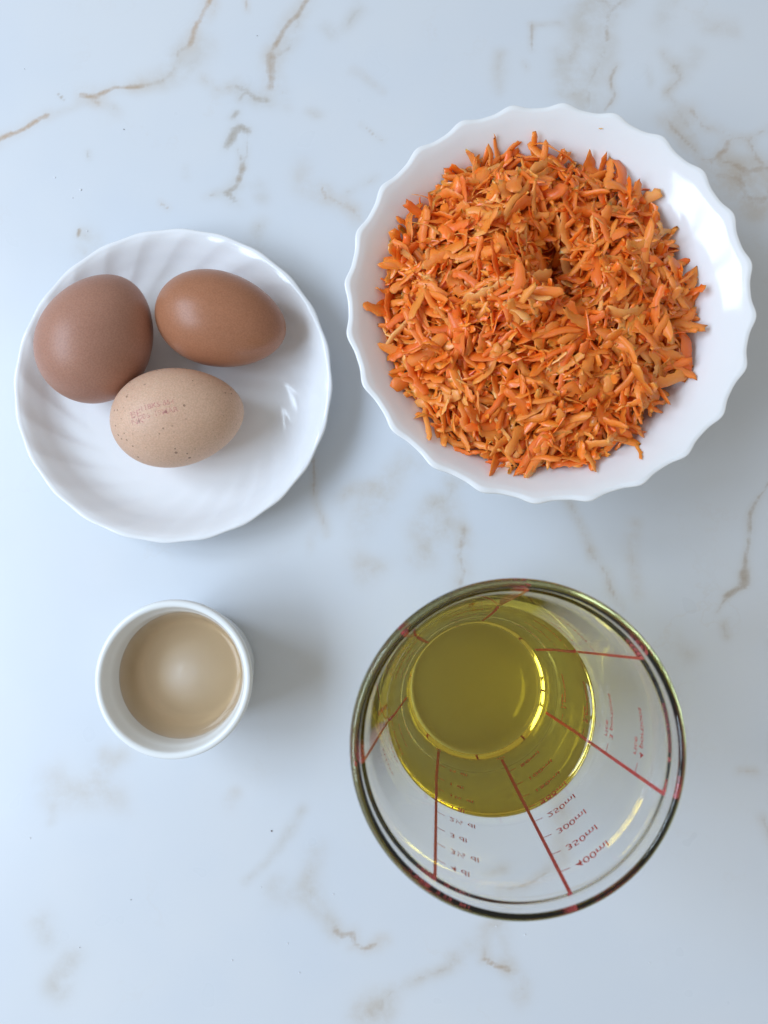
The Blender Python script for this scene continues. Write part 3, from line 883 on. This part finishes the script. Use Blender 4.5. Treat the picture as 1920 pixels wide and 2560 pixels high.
    for idx, (m_, L, a, b, c, x, y, z) in enumerate(items):
        if idx in top300:
            s = bpy.data.objects.new('shred', SH[m_])
            C.objects.link(s)
            s.parent = heap
            s.location = (x, y, z - .0064)
            s.rotation_euler = (a, b, c)
            s.scale = (L, L, L)
        elif vis[idx] > 0:
            rot = np.array(Euler((a, b, c)).to_matrix())
            vs = (SHV[m_] * L) @ rot.T + np.array([x, y, z - .0064])
            bv.append(vs)
            bf += [tuple(q + off for q in f) for f in SHF[m_]]
            off += len(vs)
    lm = mesh('loose_shreds', np.concatenate(bv), bf)
    sharpen(lm)
    o = link('loose_shreds', lm, [M_carrot], heap)
    o['kind'] = 'stuff'
    print('shreds', len(items), 'tries', tries, 'visible', int((vis > 0).sum()))
build_carrot()

# stray pieces on the bowl's white wall
def stray(px, py, m_, L, az, label, tilt=0.0):
    z = .045
    for _ in range(12):
        p = unproj(px, py, z) - bc
        z = float(bowl_floor(math.hypot(p.x, p.y))) + .0010
    p = unproj(px, py, z)
    rel = p - bc
    r = math.hypot(rel.x, rel.y)
    sl = (bowl_floor(r + .002) - bowl_floor(r - .002)) / .004
    n = Vector((-sl * rel.x / r, -sl * rel.y / r, 1)).normalized()
    q = n.to_track_quat('Z', 'Y').to_matrix() @ Matrix.Rotation(az, 3, 'Z')
    o = bpy.data.objects.new('carrot_shred', SH[m_])
    C.objects.link(o)
    o.matrix_world = Matrix.Translation(p + n * L * .03) @ q.to_4x4() @ Matrix.Diagonal((L, L, L * .6, 1))
    tag(o, label, 'carrot shred')
stray(1596, 1128, 14, .0095, 1.2, 'single carrot shred stuck to bare white bowl wall beside the heap')
stray(1502, 321, 30, .0016, .3, 'tiny carrot crumb alone high on the bare white bowl wall')

# ------------------------------------------------------------------ ramekin
rz = .042
rc = unproj(432, 1698, rz)
ram_R = (unproj(629, 1698, rz) - unproj(234, 1698, rz)).length / 2
k = ram_R / .0318
LIQ_Z = .0275
prof = [(0, .0018), (.018, .0018), (.0205, .0012), (.0215, 0), (.0235, 0), (.0248, .0008), (.0258, .0030)]
prof += spline([(.0258, .0030), (.0272, .012), (.0285, .024), (.0294, .034), (.0302, .0368)], 4)[1:]
prof += spline([(.0302, .0368), (.0314, .0378), (.0318, .0396), (.0314, .0415), (.0302, .0421), (.0290, .0416), (.0284, .0402)], 3)[1:]
prof += spline([(.0284, .0402), (.0277, .0378), (.0268, .0350), (.0262, .0300), (.0256, .0240), (.0248, .014), (.0236, .0078), (.0205, .0062), (.0160, .0120), (.0115, .0180), (.0062, .0234), (.0020, .0249), (0, .0250)], 4)[1:]
prof = [(r * k, z) for r, z in prof]
ram = link('ramekin', lathe('ramekin', prof, 160), [M_ramekin], None, (rc.x, rc.y, .0004))
tag(ram, 'small white ramekin with a rolled rim holding tan liquid', 'ramekin')
def ram_in(z):
    ins = [(zz, rr) for rr, zz in prof if rr > .0205 * k and zz > .0065][-20:]
    ins = sorted([(zz, rr) for (rr, zz) in prof[-45:] if rr > .0205 * k])
    return float(np.interp(z, [a for a, b in ins], [b for a, b in ins]))

def liquid_mesh(name, prof_in, z_top, seg, over, meniscus):
    """prof_in: inner wall (r, z) from the axis up to the surface level"""
    rt = prof_in[-1][0]
    side = [(0, prof_in[0][1] - over)] + [(r + over, z - (over if i < 3 else 0)) for i, (r, z) in enumerate(prof_in[1:], 1)]
    side[-1] = (rt + over, z_top + meniscus)
    top = [(rt - d, z_top + meniscus * math.exp(-d / .0016)) for d in (.00003, .0003, .0006, .0009, .0013, .0018, .0024, .0032, .0042, .0056)] + [(rt * .5, z_top), (0, z_top)]
    me = lathe(name, side + top, seg)
    at = me.attributes.new('free_surface', 'FLOAT', 'FACE')
    nside = (len(side) - 1) * seg
    vals = [0.0] * len(me.polygons)
    for i in range(nside, len(vals)): vals[i] = 1.0
    at.data.foreach_set('value', vals)
    return me
rin = list(reversed(prof))
rin = [p for p in rin[:60] if p[1] < LIQ_Z - .0005 and (p[0] < .0262 * k)]
cut = next((i for i in range(1, len(rin)) if rin[i][0] < rin[i - 1][0]), len(rin))
rin = rin[:cut] + [(ram_in(LIQ_Z), LIQ_Z)]
o = link('tan_liquid', liquid_mesh('tan_liquid', rin, LIQ_Z, 128, .0003, .0016), [M_vin])
o.location = (rc.x, rc.y, .0004)
tag(o, 'cloudy tan liquid in the small ramekin', 'liquid')

# ------------------------------------------------------------------ measuring glass with oil
GZ = .142
gc = unproj(1296, 1870, GZ)
g_R = (unproj(1720, 1870, GZ) - unproj(872, 1870, GZ)).length / 2
glass = empty('measuring_glass', (gc.x, gc.y, .0004))
tag(glass, 'conical clear measuring glass with red printed scales, half full of oil', 'measuring glass')
OIL_Z = .0835
FLOOR_Z = .0095
RB_IN, R_RIM_IN = .0262, g_R - .0028
def r_in(z): return RB_IN + (R_RIM_IN - RB_IN) * (z - FLOOR_Z) / (GZ - FLOOR_Z)
RB_OUT = .0296
def r_out(z): return RB_OUT + (g_R - .0006 - RB_OUT) * (z - .004) / (GZ - .003 - .004)
out_prof = [(0, .0016), (.016, .0016), (.0205, .0010), (.0225, 0), (.0255, 0)]
out_prof += spline([(.0255, 0), (.0282, .0010), (r_out(.005), .0048)], 3)[1:]
out_prof += [(r_out(z), z) for z in np.linspace(.012, GZ - .004, 14)]
out_prof[-1] = (g_R - .0006, GZ - .0058)
out_prof += spline([(g_R - .0006, GZ - .0058), (g_R - .0004, GZ - .0042), (g_R, GZ - .0020), (g_R - .0006, GZ - .0005), (g_R - .0015, GZ), (g_R - .0024, GZ - .0006), (g_R - .00275, GZ - .0020), (g_R - .0028, GZ - .0042), (r_in(GZ - .0060), GZ - .0060)], 3)[1:]
in_hi = [(r_in(z), z) for z in np.linspace(GZ - .008, OIL_Z + .006, 9)] + [(r_in(OIL_Z + .0015), OIL_Z + .0015)]
in_lo = [(r_in(z), z) for z in np.linspace(OIL_Z - .004, FLOOR_Z + .006, 10)]
in_lo += spline([(r_in(FLOOR_Z + .006), FLOOR_Z + .006), (.0258, FLOOR_Z + .0028), (.0240, FLOOR_Z + .0006), (.0205, FLOOR_Z), (.010, FLOOR_Z + .0003), (0, FLOOR_Z + .0006)], 4)[1:]
gp = out_prof + in_hi + in_lo
SEG = 192
me = lathe('glass_vessel', gp, SEG)
me.materials.append(M_glass)
n_dry = (len(out_prof) + len(in_hi) - 1) * SEG
at = me.attributes.new('wetted', 'FLOAT', 'FACE')
at.data.foreach_set('value', [0.0 if i < n_dry else 1.0 for i in range(len(me.polygons))])
link('vessel', me, [], glass)

oin = list(reversed(in_lo)) + [(r_in(OIL_Z), OIL_Z)]
o = link('cooking_oil', liquid_mesh('cooking_oil', oin, OIL_Z, SEG, .0003, .0019), [M_oil])
o.location = (gc.x, gc.y, .0004)
tag(o, 'greenish yellow cooking oil in the measuring glass', 'oil')

# printed scales on the outside of the glass
def on_glass(vs, fs, name, parent, phi0, z0):
    outv = []
    slope = (r_out(.12) - r_out(.02)) / .10
    cz = 1 / math.sqrt(1 + slope * slope)
    for v in vs:
        z = z0 + v[1] * cz
        r = r_out(z) - .00010        # fired into the surface of the glass
        phi = phi0 + v[0] / r
        outv.append((r * math.cos(phi), r * math.sin(phi), z))
    return link(name, mesh(name, outv, fs, False), [M_red], parent)

def strip(x0, x1, y0, y1, nx=2, ny=2):
    xs, ys = np.linspace(x0, x1, nx), np.linspace(y0, y1, ny)
    vs = [(x, y, 0) for y in ys for x in xs]
    fs = [(j * nx + i, j * nx + i + 1, (j + 1) * nx + i + 1, (j + 1) * nx + i) for j in range(ny - 1) for i in range(nx - 1)]
    return np.array(vs), fs

def z_of_ml(ml):
    lo, hi = FLOOR_Z, GZ
    kk = (R_RIM_IN - RB_IN) / (GZ - FLOOR_Z)
    for _ in range(40):
        mid = (lo + hi) / 2
        h = mid - FLOOR_Z
        v = math.pi * (RB_IN ** 2 * h + RB_IN * kk * h * h + kk * kk * h ** 3 / 3) * 1e6
        if v < ml: lo = mid
        else: hi = mid
    return lo

def blob_row(nch, size, seed):
    r = np.random.default_rng(seed)
    vs, fs = [], []
    x = 0
    for c in range(nch):
        w = size * r.uniform(.35, .55); h = size * r.uniform(.5, .9)
        b = len(vs)
        vs += [(x, 0, 0), (x + w * .35, 0, 0), (x + w * .35, h, 0), (x, h, 0), (x + w, size * .1, 0), (x + w, size * .45, 0)]
        fs += [(b, b + 1, b + 2, b + 3), (b + 1, b + 4, b + 5)]
        x += w + size * .22
    return np.array(vs), fs

AZ0 = -121.4
def scale_line(k):
    phi = R(AZ0 + k * 51.43)
    vs, fs = strip(-.00055, .00055, 0, (GZ - .0065 - .013), 2, 8)
    return on_glass(vs, fs, 'scale_line', glass, phi, .013), phi

def tick(line, phi, z, length=.0034):
    vs, fs = strip(.0005, length, -.00018, .00018, 3, 2)
    return on_glass(vs, fs, 'tick_mark', line, phi, z)

def words(line, phi, z, body, size, dx=.0052, bold=.008, sx=1.0):
    vs, fs = text_geo(body, size, bold=size * bold * .5)
    vs[:, 0] = vs[:, 0] * sx + dx
    return on_glass(vs, fs, 'scale_text', line, phi, z)

ln, ph = scale_line(0)
for i, t in enumerate(['½ dl', '1 dl', '1½ dl', '2 dl', '2½ dl', '3 dl', '3½ dl', '4 dl']):
    z = z_of_ml(50 * (i + 1))
    tick(ln, ph, z); words(ln, ph, z - .0012, t, .0041)
words(ln, ph, .0095, 'dl', .0036, dx=-.0015)
ln, ph = scale_line(1)
for i in range(8):
    z = z_of_ml(50 * (i + 1))
    tick(ln, ph, z); words(ln, ph, z - .0012, '%dml' % (50 * (i + 1)), .0043, sx=1.12)
words(ln, ph, .0095, 'ml', .0036, dx=-.0020)
ln, ph = scale_line(2)
for i in range(4):
    z = z_of_ml(67 + 100 * i)
    tick(ln, ph, z)
    words(ln, ph, z + .0003, '%d portion%s' % (i + 1, '' if i == 0 else 's'), .0037)
    words(ln, ph, z - .0036, 'rice', .0037)
for kk in (3, 4, 5, 6):
    ln, ph = scale_line(kk)
    for i in range(5):
        z = z_of_ml(58 * (i + 1))
        tick(ln, ph, z)
        vs, fs = blob_row(8 if kk != 6 else 6, .0024, kk * 20 + i)
        vs[:, 0] += .0052
        on_glass(vs, fs, 'scale_text', ln, ph, z - .001)

# ------------------------------------------------------------------ specks on the table
def speck(px, py, s, mat, label, name, cat, grp):
    bm = bmesh.new()
    bmesh.ops.create_icosphere(bm, subdivisions=2, radius=s)
    rr = random.Random(int(px * 7 + py))
    for v in bm.verts:
        v.co *= rr.uniform(.7, 1.15)
        v.co.z *= .6
    zmin = min(v.co.z for v in bm.verts)
    for v in bm.verts: v.co.z -= zmin
    me = bpy.data.meshes.new(name)
    bm.to_mesh(me); bm.free()
    o = link(name, me, [mat])
    p = unproj(px, py, 0)
    o.location = (p.x, p.y, .0001)
    tag(o, label, cat, grp)
for px, py, s in ((679, 2077, .00034), (328, 2249, .0002), (200, 2368, .00018), (310, 324, .00024), (643, 90, .0002), (62, 173, .00016)):
    speck(px, py, s, M_crumb, 'tiny dark brown crumb lying on the marble', 'crumb', 'crumb', 'dark crumbs on the marble')
for px, py, s in ((202, 475, .00045), (137, 444, .00035), (181, 495, .0003), (218, 578, .0003), (75, 2095, .0003), (580, 2400, .0003), (719, 2358, .0003), (748, 2431, .0003), (1240, 2315, .0003), (1312, 2336, .00035), (1623, 2406, .0003), (652, 2218, .00025), (833, 2235, .0003)):
    speck(px, py, s, M_grain, 'tiny white sugar-like grain lying on the marble', 'white_grain', 'grain', 'white grains on the marble')
